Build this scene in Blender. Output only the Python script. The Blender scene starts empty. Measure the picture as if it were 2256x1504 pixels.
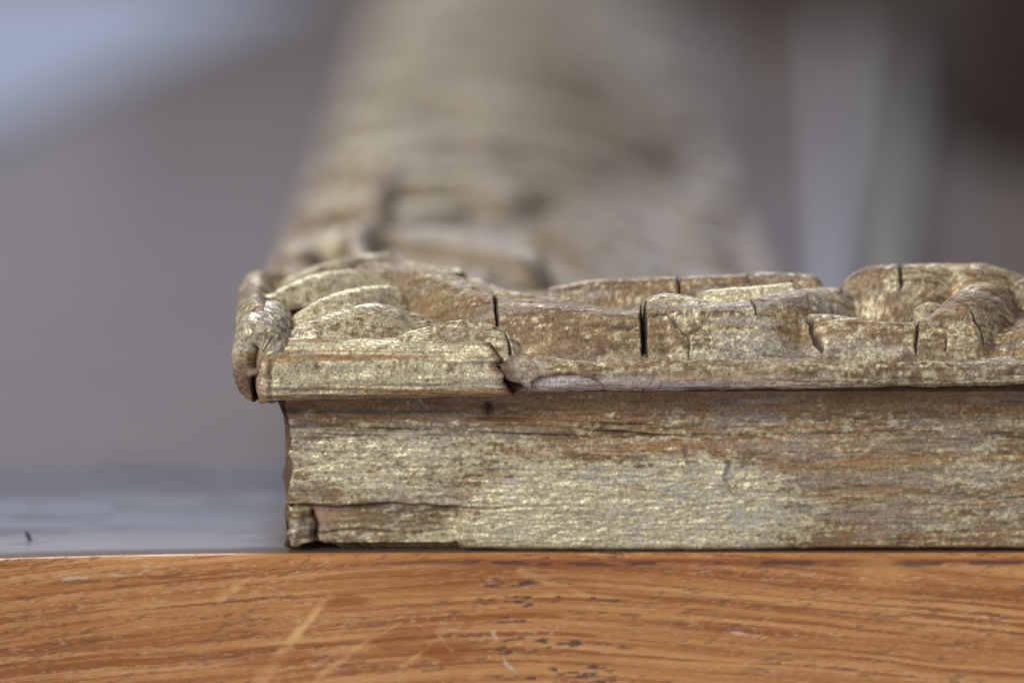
import bpy, math
import numpy as np
from mathutils import Vector, Matrix

# ------------------------------------------------------------------ camera
F_MM, SENSOR, PW, PH = 90.0, 22.3, 2256.0, 1504.0
FPX = F_MM / SENSOR * PW
TH = math.radians(8.57)
CT, ST = math.cos(TH), math.sin(TH)
DIST = 110.0 * FPX / PW                       # mm; the picture is 110 mm wide at the lip of the frame
YB = 5.4                                      # how far the body of the rail sits behind its lip, mm
S = 110.0 / PW
def _ray(py):
    v = (PH / 2 - py) / FPX
    return CT + ST * v, -ST + CT * v
CY = -DIST * CT
_dy, _dz = _ray(1214.0)
CZ = -(YB - CY) / _dy * _dz
def U(px, py, Y):
    """point of the upright plane at depth Y (mm) that photograph pixel px,py looks at"""
    dy, dz = _ray(py)
    t = (Y - CY) / dy
    return np.array([t * (px - PW / 2) / FPX, Y, CZ + t * dz])
def ZP(py, Y): return U(1128, py, Y)[2]
def XP(px): return (px - PW / 2) * S

sc = bpy.context.scene
cam = bpy.data.cameras.new("camera")
cam.lens, cam.sensor_width, cam.clip_start, cam.clip_end = F_MM, SENSOR, 0.01, 100
cam.dof.use_dof = True
cam.dof.focus_distance = (DIST + 2.6) / 1000
cam.dof.aperture_fstop = 4.7
co = bpy.data.objects.new("camera", cam)
co.location = (0, CY / 1000, CZ / 1000)
co.rotation_euler = (math.pi / 2 - TH, 0, 0)
sc.collection.objects.link(co)
sc.camera = co

# ------------------------------------------------------------------ light
w = bpy.data.worlds.new("World"); sc.world = w; w.use_nodes = True
bg = w.node_tree.nodes["Background"]
bg.inputs[0].default_value = (0.345, 0.34, 0.41, 1)
bg.inputs[1].default_value = 0.84
def area(name, loc, target, sx, sy, power, col):
    l = bpy.data.lights.new(name, 'AREA'); l.shape = 'RECTANGLE'; l.size, l.size_y = sx, sy
    l.energy, l.color = power, col
    o = bpy.data.objects.new(name, l); o.location = loc
    o.rotation_euler = (Vector(target) - Vector(loc)).to_track_quat('-Z', 'Y').to_euler()
    sc.collection.objects.link(o); return o
area("window_light", (-0.85, -1.05, 0.85), (0.01, 0.0, 0.01), 0.9, 0.7, 24, (1.0, 0.965, 0.90))
area("rear_window_light", (-0.3, 2.2, 2.3), (0.0, 0.1, 0.0), 1.6, 1.0, 68, (0.86, 0.9, 1.0))
sc.view_settings.view_transform = 'Standard'
sc.view_settings.look = 'None'
sc.view_settings.exposure = 0.0
sc.view_settings.gamma = 1.0
sc.view_settings.use_curve_mapping = False

# ------------------------------------------------------------------ noise and mesh helpers
def _h(ix, iy, seed):
    n = (ix.astype(np.int64) * 374761393 + iy.astype(np.int64) * 668265263 + seed * 974634777) & 0xffffffff
    n = ((n ^ (n >> 13)) * 1274126177) & 0xffffffff
    n = ((n ^ (n >> 16)) * 2246822519) & 0xffffffff
    return ((n ^ (n >> 15)) & 0xffffff) / float(0xffffff)
def vn(x, y, seed=0):
    x = np.asarray(x, float); y = np.asarray(y, float)
    x, y = np.broadcast_arrays(x, y)
    ix, iy = np.floor(x), np.floor(y); fx, fy = x - ix, y - iy
    fx = fx * fx * fx * (fx * (fx * 6 - 15) + 10); fy = fy * fy * fy * (fy * (fy * 6 - 15) + 10)
    a, b = _h(ix, iy, seed), _h(ix + 1, iy, seed); c, d = _h(ix, iy + 1, seed), _h(ix + 1, iy + 1, seed)
    return (a + (b - a) * fx) * (1 - fy) + (c + (d - c) * fx) * fy
def fbm(x, y, o=4, seed=0, gain=0.5):
    s = 0; a = 1; t = 0
    for k in range(o):
        s = s + a * vn(x * 2 ** k + 17.3 * k, y * 2 ** k + 9.1 * k, seed + k * 31); t += a; a *= gain
    return s / t
def ss(a, b, x):
    t = np.clip((x - a) / (b - a), 0, 1); return t * t * (3 - 2 * t)
def mix(a, b, m):
    m = np.asarray(m)[..., None]; return a * (1 - m) + b * m
def rgb(*c): return np.array(c, float)

def grid_normals(V, closed):
    if closed:
        dv = np.roll(V, -1, 1) - np.roll(V, 1, 1)
    else:
        dv = np.gradient(V, axis=1)
    du = np.gradient(V, axis=0)
    n = np.cross(du, dv); l = np.linalg.norm(n, axis=2, keepdims=True)
    return n / np.maximum(l, 1e-9)

def link(name, mesh, parent=None):
    o = bpy.data.objects.new(name, mesh); sc.collection.objects.link(o); o.parent = parent; return o

def grid_mesh(name, V, closed, mat, col=None, gold=None, caps=True, ends=False):
    n, m = V.shape[:2]
    idx = np.arange(n * m).reshape(n, m)
    if closed:
        a, b = idx[:-1, :], idx[1:, :]
        q = np.stack([a, np.roll(a, -1, 1), np.roll(b, -1, 1), b], -1).reshape(-1, 4)
    else:
        q = np.stack([idx[:-1, :-1], idx[:-1, 1:], idx[1:, 1:], idx[1:, :-1]], -1).reshape(-1, 4)
    verts = V.reshape(-1, 3) / 1000.0
    loops = q.reshape(-1); sizes = np.full(len(q), 4)
    if ends or (closed and caps):
        loops = np.concatenate([loops, idx[0, ::-1], idx[-1, :]]); sizes = np.concatenate([sizes, [m, m]])
    me = bpy.data.meshes.new(name)
    me.vertices.add(len(verts)); me.vertices.foreach_set("co", verts.reshape(-1))
    me.loops.add(len(loops)); me.loops.foreach_set("vertex_index", loops.astype(np.int32))
    me.polygons.add(len(sizes))
    me.polygons.foreach_set("loop_start", np.concatenate([[0], np.cumsum(sizes)[:-1]]).astype(np.int32))
    me.polygons.foreach_set("loop_total", sizes.astype(np.int32))
    me.polygons.foreach_set("use_smooth", np.ones(len(sizes), bool))
    me.update(calc_edges=True)
    if col is not None:
        c4 = np.ones((n * m, 4), np.float32); c4[:, :3] = np.clip(col.reshape(-1, 3), 0, 1)
        if gold is not None: c4[:, 3] = np.clip(gold.reshape(-1), 0, 1)
        at = me.attributes.new("tint", 'FLOAT_COLOR', 'POINT'); at.data.foreach_set("color", c4.reshape(-1))
    me.materials.append(mat)
    return me

def catmull(P, step):
    """smooth curve through the rows of P, resampled at an even step (first three columns are mm)"""
    P = np.asarray(P, float)
    Q = np.vstack([2 * P[0] - P[1], P, 2 * P[-1] - P[-2]])
    out = []
    for i in range(1, len(Q) - 2):
        t = np.linspace(0, 1, 40, endpoint=False)[:, None]
        a, b, c, d = Q[i - 1], Q[i], Q[i + 1], Q[i + 2]
        out.append(0.5 * (2 * b + (c - a) * t + (2 * a - 5 * b + 4 * c - d) * t ** 2 + (3 * b - a - 3 * c + d) * t ** 3))
    out = np.vstack(out + [P[-1:]])
    s = np.concatenate([[0], np.cumsum(np.linalg.norm(np.diff(out[:, :3], axis=0), axis=1))])
    n = max(8, int(s[-1] / step)); si = np.linspace(0, s[-1], n)
    return np.stack([np.interp(si, s, out[:, k]) for k in range(out.shape[1])], 1), si

# ------------------------------------------------------------------ materials
def new_mat(name):
    m = bpy.data.materials.new(name); m.use_nodes = True
    nt = m.node_tree; b = nt.nodes["Principled BSDF"]; return m, nt, b
def nd(nt, t, **kw):
    n = nt.nodes.new(t)
    for k, v in kw.items(): setattr(n, k, v)
    return n

def gilded_material():
    m, nt, b = new_mat("worn_gilding"); L = nt.links.new
    at = nd(nt, "ShaderNodeAttribute", attribute_name="tint")
    tc = nd(nt, "ShaderNodeTexCoord")
    n1 = nd(nt, "ShaderNodeTexNoise"); n1.inputs["Scale"].default_value = 2600; n1.inputs["Detail"].default_value = 3
    L(tc.outputs["Object"], n1.inputs["Vector"])
    rmp = nd(nt, "ShaderNodeMapRange"); L(n1.outputs["Fac"], rmp.inputs[0])
    rmp.inputs[1].default_value, rmp.inputs[2].default_value = 0.3, 0.7
    rmp.inputs[3].default_value, rmp.inputs[4].default_value = 0.72, 1.28
    n3 = nd(nt, "ShaderNodeTexNoise"); n3.inputs["Scale"].default_value = 6000; n3.inputs["Detail"].default_value = 2
    L(tc.outputs["Object"], n3.inputs["Vector"])
    r3 = nd(nt, "ShaderNodeMapRange"); L(n3.outputs["Fac"], r3.inputs[0])
    r3.inputs[1].default_value, r3.inputs[2].default_value = 0.32, 0.56
    mg = nd(nt, "ShaderNodeMix", data_type='RGBA'); L(r3.outputs[0], mg.inputs[0]); L(at.outputs["Color"], mg.inputs[7])
    dk = nd(nt, "ShaderNodeVectorMath", operation='MULTIPLY'); L(at.outputs["Color"], dk.inputs[0]); dk.inputs[1].default_value = (.55, .53, .54)
    L(dk.outputs[0], mg.inputs[6])
    mul = nd(nt, "ShaderNodeVectorMath", operation='SCALE'); L(mg.outputs[2], mul.inputs[0]); L(rmp.outputs[0], mul.inputs["Scale"])
    L(mul.outputs[0], b.inputs["Base Color"])
    # flakes of bronze powder: every grain tilts its own way
    vo = nd(nt, "ShaderNodeTexVoronoi"); vo.inputs["Scale"].default_value = 6500
    L(tc.outputs["Object"], vo.inputs["Vector"])
    sub = nd(nt, "ShaderNodeVectorMath", operation='SUBTRACT'); L(vo.outputs["Color"], sub.inputs[0]); sub.inputs[1].default_value = (.5, .5, .5)
    scl = nd(nt, "ShaderNodeVectorMath", operation='SCALE'); L(sub.outputs[0], scl.inputs[0])
    gm = nd(nt, "ShaderNodeMath", operation='MULTIPLY'); L(at.outputs["Alpha"], gm.inputs[0]); gm.inputs[1].default_value = 0.33
    L(gm.outputs[0], scl.inputs["Scale"])
    n2 = nd(nt, "ShaderNodeTexNoise"); n2.inputs["Scale"].default_value = 1500; n2.inputs["Detail"].default_value = 4
    L(tc.outputs["Object"], n2.inputs["Vector"])
    bp = nd(nt, "ShaderNodeBump"); bp.inputs["Strength"].default_value = 0.45; bp.inputs["Distance"].default_value = 0.00015
    L(n2.outputs["Fac"], bp.inputs["Height"])
    add = nd(nt, "ShaderNodeVectorMath", operation='ADD'); L(bp.outputs[0], add.inputs[0]); L(scl.outputs[0], add.inputs[1])
    nor = nd(nt, "ShaderNodeVectorMath", operation='NORMALIZE'); L(add.outputs[0], nor.inputs[0])
    L(nor.outputs[0], b.inputs["Normal"])
    mm = nd(nt, "ShaderNodeMath", operation='MULTIPLY'); L(at.outputs["Alpha"], mm.inputs[0]); mm.inputs[1].default_value = 0.55
    L(mm.outputs[0], b.inputs["Metallic"])
    rr = nd(nt, "ShaderNodeMapRange"); L(at.outputs["Alpha"], rr.inputs[0]); rr.inputs[3].default_value, rr.inputs[4].default_value = 0.66, 0.46
    L(rr.outputs[0], b.inputs["Roughness"])
    b.inputs["Specular IOR Level"].default_value = 0.4
    return m

def oak_material():
    m, nt, b = new_mat("oiled_oak"); L = nt.links.new
    at = nd(nt, "ShaderNodeAttribute", attribute_name="tint")
    tc = nd(nt, "ShaderNodeTexCoord")
    mp = nd(nt, "ShaderNodeMapping"); mp.inputs["Scale"].default_value = (90, 1500, 1500)
    L(tc.outputs["Object"], mp.inputs[0])
    n1 = nd(nt, "ShaderNodeTexNoise"); n1.inputs["Scale"].default_value = 1.0; n1.inputs["Detail"].default_value = 3
    L(mp.outputs[0], n1.inputs["Vector"])
    bp = nd(nt, "ShaderNodeBump"); bp.inputs["Strength"].default_value = 0.12; bp.inputs["Distance"].default_value = 0.00012
    L(n1.outputs["Fac"], bp.inputs["Height"]); L(bp.outputs[0], b.inputs["Normal"])
    L(at.outputs["Color"], b.inputs["Base Color"])
    rr = nd(nt, "ShaderNodeMapRange"); L(n1.outputs["Fac"], rr.inputs[0]); rr.inputs[3].default_value, rr.inputs[4].default_value = 0.15, 0.24
    L(rr.outputs[0], b.inputs["Roughness"])
    b.inputs["Specular IOR Level"].default_value = 0.5
    return m

def plain_wood(name, c1, c2, rough, scale=(8, 120, 120), bump=0.2):
    m, nt, b = new_mat(name); L = nt.links.new
    tc = nd(nt, "ShaderNodeTexCoord"); mp = nd(nt, "ShaderNodeMapping"); mp.inputs["Scale"].default_value = scale
    L(tc.outputs["Object"], mp.inputs[0])
    n1 = nd(nt, "ShaderNodeTexNoise"); n1.inputs["Scale"].default_value = 1.0; n1.inputs["Detail"].default_value = 5
    L(mp.outputs[0], n1.inputs["Vector"])
    cr = nd(nt, "ShaderNodeValToRGB"); L(n1.outputs["Fac"], cr.inputs[0])
    cr.color_ramp.elements[0].position, cr.color_ramp.elements[1].position = 0.3, 0.7
    cr.color_ramp.elements[0].color, cr.color_ramp.elements[1].color = (*c1, 1), (*c2, 1)
    L(cr.outputs[0], b.inputs["Base Color"])
    bp = nd(nt, "ShaderNodeBump"); bp.inputs["Strength"].default_value = bump; bp.inputs["Distance"].default_value = 0.0004
    L(n1.outputs["Fac"], bp.inputs["Height"]); L(bp.outputs[0], b.inputs["Normal"])
    b.inputs["Roughness"].default_value = rough
    return m

GILT = gilded_material()
OAK = oak_material()

# ------------------------------------------------------------------ the table
def build_table():
    xs = np.concatenate([np.linspace(-420, -64, 240), np.linspace(-63.5, 63.5, 840), np.linspace(66, 620, 300)])
    YE0 = YB - 1.5
    r = 0.8
    prof = []                                  # (offset from the edge, z)
    k = 900.0
    top = np.concatenate([np.geomspace(1400, 8, 50), np.linspace(7.6, r, 30)])
    prof += [(t, 0.0) for t in top]
    for a in np.linspace(0, math.pi / 2, 12)[1:]:
        prof.append((r - r * math.sin(a), -r + r * math.cos(a)))
    prof += [(0.0, -z) for z in np.linspace(r + .12, 17, 115)]
    prof += [(0.0, -z) for z in np.linspace(18, 38, 8)] + [(3.0, -40.0), (400, -40.0), (1395, -40.0)]
    P = np.array(prof)
    X = np.repeat(xs[:, None], len(P), 1)
    edge = YE0 + 0.010 * np.maximum(X, -64) * (X < 0) - 0.0023 * np.minimum(np.maximum(X, -64) + 22, 0) ** 2 + 0.05 * (vn(X * .12, X * 0, 5) - .5)
    
    Y = edge + P[None, :, 0]; Z = np.repeat(P[None, :, 1], len(xs), 0)
    V = np.stack([X, Y, Z], -1)
    # colour: oak, grain arching over the middle of the board
    v = np.where(Z < -0.02, -Z, -(Y - edge) * 0.6)
    g = v - 0.085 * np.sqrt((X - 1.5) ** 2 + 60) + 0.25 * (fbm(X * .06, v * .25, 3, 3) - .5) * 3
    f1 = fbm(X * .035, g * 1.2, 5, 11); f2 = fbm(X * .035, g * 2.3, 3, 21); f3 = fbm(X * .02 + 3, g * .35, 3, 33)
    c = mix(rgb(.42, .182, .056), rgb(.57, .295, .110), ss(.3, .7, f1 * .55 + f3 * .45))
    c = mix(c, rgb(.29, .105, .030), ss(.50, .68, f2 * .75 + f1 * .25) * .95)
    c = mix(c, rgb(.66, .40, .19), .35 * ss(.55, .8, fbm(X * .5, g * 9, 3, 44)))
    left = ss(5, -12, X)
    c = mix(c, rgb(.26, .088, .024), .55 * left * ss(.5, .68, fbm(X * .02, g * 2.4, 4, 51)))
    fib = fbm(X * .9, g * 11, 3, 57)
    c = c * (.88 + .24 * fib)[..., None]
    c = mix(c, rgb(.70, .50, .36), .45 * ss(.66, .8, fbm(X * 1.2, g * 8, 3, 58)) * ss(.45, .6, fbm(X * .08, g * .8, 2, 59)))
    # pores
    cen = np.exp(-((X - 6) / 7.0) ** 2)
    po = ss(.60 - .07 * cen, .70 - .07 * cen, fbm(X * .8 + g * .7, g * 4.2 + .3 * X, 3, 61)) * ss(.46, .6, fbm(X * .10, g * 1.2, 2, 62))
    dens = .30 + .65 * np.exp(-((X - 5) / 7.0) ** 2)
    c = mix(c, rgb(.085, .05, .045), np.clip(po * dens * 1.5, 0, .88))
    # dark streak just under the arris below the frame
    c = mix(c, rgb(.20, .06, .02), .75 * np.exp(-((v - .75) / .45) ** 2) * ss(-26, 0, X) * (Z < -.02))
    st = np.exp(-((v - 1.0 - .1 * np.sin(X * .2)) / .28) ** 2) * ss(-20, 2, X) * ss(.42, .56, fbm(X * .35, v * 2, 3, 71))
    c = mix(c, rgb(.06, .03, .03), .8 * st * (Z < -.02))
    # ray flecks and scuffs
    px, py = X / S + 1128, 1222 + v / S
    def seg(x0, y0, x1, y1, wd, taper=.6):
        dx, dy = x1 - x0, y1 - y0; l2 = dx * dx + dy * dy
        t = np.clip(((px - x0) * dx + (py - y0) * dy) / l2, 0, 1)
        d = np.hypot(px - x0 - t * dx, py - y0 - t * dy) + (vn(px * .05, py * .05, 8) - .5) * 5
        ww = wd * (1 - taper * t); return ss(ww, ww * .25, d)
    face = (Z < -.02)
    for a in [(565, 1505, 705, 1330, 20, .95, .62), (470, 1322, 545, 1272, 14, .8, .6), (770, 1440, 880, 1378, 8, .5, .6),
              (880, 1480, 960, 1420, 8, .45, .6), (690, 1500, 760, 1455, 9, .5, .5), (960, 1400, 1010, 1470, 6, .5, .5), (1150, 1262, 1300, 1318, 12, .35, .5)]:
        c = mix(c, rgb(.66, .38, .16), 1.15 * a[5] * (.35 + .65 * ss(.3, .6, fbm(px * .02, py * .03, 3, 15)))  * seg(a[0], a[1], a[2], a[3], a[4] * 1.25, a[6]) * face)
    for a in [(1085, 1400, 1118, 1480, 6), (1112, 1470, 1150, 1505, 6), (120, 1270, 300, 1262, 4), (1620, 1400, 1700, 1412, 4)]:
        c = mix(c, rgb(.62, .47, .38), .75 * seg(*a) * face * ss(.25, .6, vn(px * .03, py * .1, 9)))
    c = mix(c, rgb(.66, .35, .11), .35 * face * ss(70, 25, np.hypot((px - 1955) / 1.25, (py - 1268) * 1.3) + 40 * (fbm(px * .02, py * .04, 3, 4) - .5)))
    for (bx, by, bw, bh) in [(880, 1415, 90, 26), (600, 1462, 110, 16), (760, 1330, 60, 16), (980, 1440, 70, 30)]:
        c = mix(c, rgb(.27, .075, .016), .6 * face * ss(1.25, .5, np.hypot((px - bx) / bw, (py - by + .1 * (px - bx)) / bh) + .7 * (fbm(px * .02, py * .06, 3, 14) - .5)))
    # open-pored top, greyed by wear; sky sheen and frame reflection painted along the front
    topm = np.broadcast_to((P[None, :, 1] > -.01) & (P[None, :, 0] > r + .01), X.shape)
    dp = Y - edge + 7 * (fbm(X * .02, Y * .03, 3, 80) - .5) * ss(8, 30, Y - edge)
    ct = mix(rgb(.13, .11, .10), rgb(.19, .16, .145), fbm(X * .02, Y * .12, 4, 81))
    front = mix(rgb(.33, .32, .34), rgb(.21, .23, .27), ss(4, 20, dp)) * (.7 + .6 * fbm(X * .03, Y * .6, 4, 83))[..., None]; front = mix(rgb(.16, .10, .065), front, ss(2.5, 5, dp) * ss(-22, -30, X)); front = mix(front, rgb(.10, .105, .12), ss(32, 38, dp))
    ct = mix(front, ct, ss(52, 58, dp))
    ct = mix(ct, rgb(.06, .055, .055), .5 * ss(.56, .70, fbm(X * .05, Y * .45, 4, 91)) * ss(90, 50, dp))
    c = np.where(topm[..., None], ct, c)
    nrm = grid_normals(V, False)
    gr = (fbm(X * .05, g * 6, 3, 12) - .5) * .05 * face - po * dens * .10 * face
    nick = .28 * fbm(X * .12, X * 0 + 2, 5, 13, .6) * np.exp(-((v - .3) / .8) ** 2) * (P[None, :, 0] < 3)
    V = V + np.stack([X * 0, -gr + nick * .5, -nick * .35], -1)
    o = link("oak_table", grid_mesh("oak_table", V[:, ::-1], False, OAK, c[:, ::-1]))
    o["label"] = "orange-brown oiled oak tabletop with grained front edge under the frame"; o["category"] = "table"
build_table()

# ------------------------------------------------------------------ the frame: sizes in mm
X0 = XP(510)                                   # outer left side
LX, LY = 620.0, 1010.0                          # outer length and depth of the frame
ZL = ZP(866, 1.5)                              # underside of the lip
ZT = ZP(768, 1.5)                              # top of the lip
ZC = ZP(642, 22)                               # crest of the moulding
FRAME = bpy.data.objects.new("picture_frame", None); sc.collection.objects.link(FRAME)
FRAME["label"] = "worn gilded wooden picture frame with cracked scroll ornament lying on the table"
FRAME["category"] = "picture frame"

BROWN, OCHRE, GOLD, GREY = rgb(.185, .118, .060), rgb(.35, .25, .115), rgb(.73, .665, .43), rgb(.42, .40, .38)
ORANGE, DARK, PINK = rgb(.41, .215, .08), rgb(.045, .028, .018), rgb(.50, .30, .215)
def gild(u, v, gilt=.5, grain=1.0, seed=0, grey=.3, orange=.4):
    """worn bronze paint: u runs along the grain (mm), v across it"""
    a = fbm(u * .10, v * 1.3, 5, seed + 1); b = fbm(u * .5, v * 3.4, 4, seed + 2); k = fbm(u * 1.6, v * 2.2, 4, seed + 3)
    fine = fbm(u * 3.2, v * 4.5, 2, seed + 4)
    c = mix(BROWN, OCHRE, ss(.3, .7, a * .6 + b * .4))
    c = mix(c, ORANGE, orange * ss(.52, .7, fbm(u * .06, v * 2.6, 4, seed + 5)))
    c = mix(c, GREY, grey * 1.6 * np.clip(ss(.5, .72, fbm(u * .12, v * .8, 4, seed + 6)), 0, .6))
    g = np.clip(ss(.74, .28, 0 * a + 1 - gilt + (.5 - (grain * .45 * b + (1 - .45 * grain) * k)) * 1.1 + (.5 - fine) * .55), 0, 1)
    c = mix(c, GOLD, g)
    c = mix(c, DARK, .55 * ss(.62, .78, fbm(u * .35, v * 3.0, 4, seed + 7)) * (1 - .55 * g))
    return c, np.clip(.25 + .7 * g, 0, 1)

GY = [2.6, 5, 8, 12, 16, 22]; GZ = [ZP(p, y) for p, y in zip((766, 732, 703, 680, 662, 646), GY)]
def ground(y):
    """height of the moulding's ground at a distance in from the outer side"""
    return float(np.interp(y, GY, GZ)) - 10.0 * float(ss(22, 64, np.array(float(y))))
# ---- profile of a rail: (distance in from the outer side, height), going from the foot up over the crest and down inside
def rail_profile(fine):
    p = [(60, 0.05), (20, 0.05), (YB + 1.6, 0.05), (YB + .5, .28)]
    nf = 150 if fine else 12
    p += [(YB, z) for z in np.linspace(.62, ZL - 3.2, nf)]
    for a in np.linspace(0, math.pi / 2, 24 if fine else 5)[1:]:                     # cove
        p.append((YB - 3.0 * (1 - math.cos(a)), ZL - 3.2 + 3.2 * math.sin(a)))
    p += [(2.3, z) for z in np.linspace(ZL + .1, ZT - .5, 14 if fine else 3)]
    p += [(y, ground(y) - .7) for y in np.linspace(2.6, 22, 30 if fine else 12)]
    p += [(y, ground(y) - .7) for y in np.linspace(23, 64, 26 if fine else 18)]
    p += [(66, ZC - 10.6), (66.4, ZC - 12), (66.4, ZC - 15), (60.2, ZC - 15.5), (60.0, 4)]
    return np.array([[a, float(b)] for a, b in p])

def build_front_rail():
    P = rail_profile(True)
    s = np.concatenate([np.linspace(0, 96, 760), np.linspace(98, 400, 60)])
    Yp, Zp = P[None, :, 0], P[None, :, 1]
    gap = .42
    X = X0 + Yp + gap + s[:, None]
    far = np.linspace(0, 1, 12)[1:, None]
    X = np.vstack([X, X[-1:] + far * ((X0 + LX - Yp) - X[-1:])])
    n = len(X); Y = np.repeat(Yp, n, 0); Z = np.repeat(Zp, n, 0)
    px = X / S + 1128
    face = (Y > YB - .01) & (Y < YB + .01)
    pyf = 1214 - Z / S * .985                   # roughly the photograph's row, for placing wear
    near = ss(0, 2.2, Y - 0) * 0 + 1
    # relief of the front: grain, blistered gilding, the split at the foot
    patch = ss(1.1, .55, np.hypot((px - 1420) / 430, (pyf - 1130) / 150) + .5 * (fbm(X * .12, Z * .15, 3, 41) - .5))
    patch = np.maximum(patch, .8 * ss(1.1, .4, np.hypot((px - 820) / 240, (pyf - 1010) / 90)))
    d = .16 * (fbm(X * .07, Z * 1.7, 4, 1) - .5) + .14 * (fbm(X * .5, Z * 3.0, 3, 2) - .5)
    fl = fbm(X * 1.1, Z * 1.3, 3, 3)
    fl = fbm(X * .6, Z * 1.3, 3, 3)
    d += patch * (.18 * (fl - .5) + .12 * (fbm(X * 1.5, Z * 4.4, 3, 4) - .5)) + .25 * patch
    # edge of a thick run of paint
    rx = 1560 + (pyf - 960) * .55 + 14 * np.sin(pyf * .07)
    d += .40 * np.exp(-((px - rx) / 9) ** 2) * ss(950, 985, pyf) * ss(1110, 1060, pyf)
    rx2 = 1500 + (pyf - 960) * .25
    d += .28 * np.exp(-((px - rx2) / 8) ** 2) * ss(960, 985, pyf) * ss(1050, 1020, pyf)
    spl = 1110 + 2 * np.sin(px * .02) + 5 * (vn(px * .03, px * 0, 6) - .5) + .03 * np.maximum(px - 900, 0)
    below = ss(spl - 1, spl + 3, pyf) * ss(1018 + 6 * np.sin(pyf * .2), 1004, px)
    d -= .75 * below * ss(640, 690, px)
    spl2 = 1172 + 4 * np.sin(px * .03)
    d -= .35 * np.exp(-((pyf - spl2) / 2.5) ** 2) * ss(660, 700, px) * ss(1020, 980, px)
    d -= .5 * np.exp(-((px - 1008) / 6) ** 2) * ss(1118, 1130, pyf) * ss(1150, 1140, pyf)
    d -= .5 * np.exp(-((pyf - spl) / 2.2) ** 2) * ss(1190, 1100, px)
    vc = 684 + 5 * np.sin(pyf * .11) + 8 * ss(1150, 1195, pyf)
    d -= .9 * np.exp(-((px - vc) / 5) ** 2) * ss(1118, 1130, pyf)
    d += .6 * ss(684, 672, px) * ss(1112, 1124, pyf) * (fbm(X * 1.2, Z * .9, 3, 48) - .2)
    # gouge under the lip
    d -= .9 * np.exp(-((px - 1075 - .2 * (pyf - 890)) / 12) ** 2 - ((pyf - 895) / 18) ** 2)
    for k in range(26):                         # short lifted splinters along the cove
        hx, hy, hw = 640 + 900 * _h(np.array(k), np.array(1), 5), 895 + 60 * _h(np.array(k), np.array(2), 5), 20 + 60 * _h(np.array(k), np.array(3), 5)
        d += (.32 if k % 2 else -.4) * np.exp(-((px - hx) / hw) ** 2 - ((pyf - hy - .03 * (px - hx)) / 3.2) ** 2)
    body = (Y < 7) & (Z < ZL + .2)
    d = np.where(body, d, 0.0)
    pit = ss(1.0, .7, np.maximum(abs(px - 619) / 22, abs(Y - 6.2) / 2.6)) * (Z > ZT - .5)
    Z = Z - 3.2 * pit
    V = np.stack([X, Y, Z], -1)
    N = grid_normals(V, False)
    V = V + N * d[..., None] * (-1 if N[40, 60, 1] > 0 else 1)
    # ragged mitre end and broken foot
    e = np.exp(-np.repeat((np.arange(n) / 6.0)[:, None], len(P), 1))
    V[..., 0] += e * (.7 * (fbm(Z * .9, Y * .8, 3, 17) - .5) * 2) * (Y < 24)
    brk = 1197 + 5 * np.sin(px * .09) + 8 * (vn(px * .05, px * 0, 18) - .5)
    zb = (1214 - brk) * S * ss(742, 732, px) + .05
    V[..., 2] = np.where((Y < 12) & (V[..., 2] < zb), zb, V[..., 2])
    # colour
    gilt = .27 + .46 * patch - .16 * ss(930, 890, pyf) + .10 * ss(1150, 1205, pyf) * ss(1900, 1500, px)
    gilt = gilt + .14 * ss(700, 1000, px) * ss(1300, 1150, px) * ss(930, 980, pyf) + .04 * ss(1700, 1900, px)
    gilt = gilt + .35 * (fbm(X * .10, Z * .22, 4, 43) - .5) + .25 * (fbm(X * .45, Z * .7, 3, 44) - .5)
    c, g = gild(X, Z + Y * .6, gilt, 1.0, 100, .28, .75)
    gy = np.clip(ss(.50, .64, fbm(X * .22, Z * .45, 4, 45)) * ss(.42, .6, fbm(X * 1.6, Z * 2.6, 3, 46)) * (.25 + .75 * patch), 0, 1)
    c = mix(c, rgb(.40, .385, .37), .65 * gy); g = g * (1 - .6 * gy)
    c = mix(c, PINK, np.clip(.75 * below * ss(790, 700, px) * ss(676, 690, px) * ss(1170, 1130, pyf), 0, 1) * body)
    c = mix(c, DARK, .9 * np.exp(-((px - vc) / 4) ** 2) * ss(1118, 1130, pyf) * body)
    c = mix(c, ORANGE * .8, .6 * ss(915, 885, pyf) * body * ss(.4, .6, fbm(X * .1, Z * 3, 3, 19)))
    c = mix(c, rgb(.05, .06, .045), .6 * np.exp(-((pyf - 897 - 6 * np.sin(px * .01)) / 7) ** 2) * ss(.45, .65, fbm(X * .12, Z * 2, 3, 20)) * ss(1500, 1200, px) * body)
    c = mix(c, DARK, np.clip(.85 * np.exp(-((pyf - spl) / 2.0) ** 2) * ss(1100, 960, px) * ss(650, 690, px) * body, 0, 1))
    c = mix(c, DARK, np.clip(.9 * np.exp(-((px - 1075 - .2 * (pyf - 890)) / 8) ** 2 - ((pyf - 897) / 12) ** 2) * body, 0, 1))
    c = mix(c, rgb(.27, .10, .035), .8 * ss(1204, 1211, pyf) * ss(1780, 1860, px) * body)
    lipback = (Y < 2.5) & (Z > ZL)
    c = np.where(lipback[..., None], mix(rgb(.16, .07, .025), rgb(.07, .03, .015), fbm(X * .8, Z, 3, 23)), c); g = np.where(lipback, 0, g)
    topm = (Y > 2.5) & (Z > ZT - .5)
    ct, gt = gild(X, Y, .30, .5, 140, .5, .3)
    c = np.where(topm[..., None], ct, c); g = np.where(topm, gt, g)
    c = mix(c, DARK * .6, pit); g = g * (1 - pit)  # hole painted near-black, its shade put into the colour
    return link("rail", grid_mesh("front_rail", V, False, GILT, c, g, ends=True), FRAME)

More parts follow.
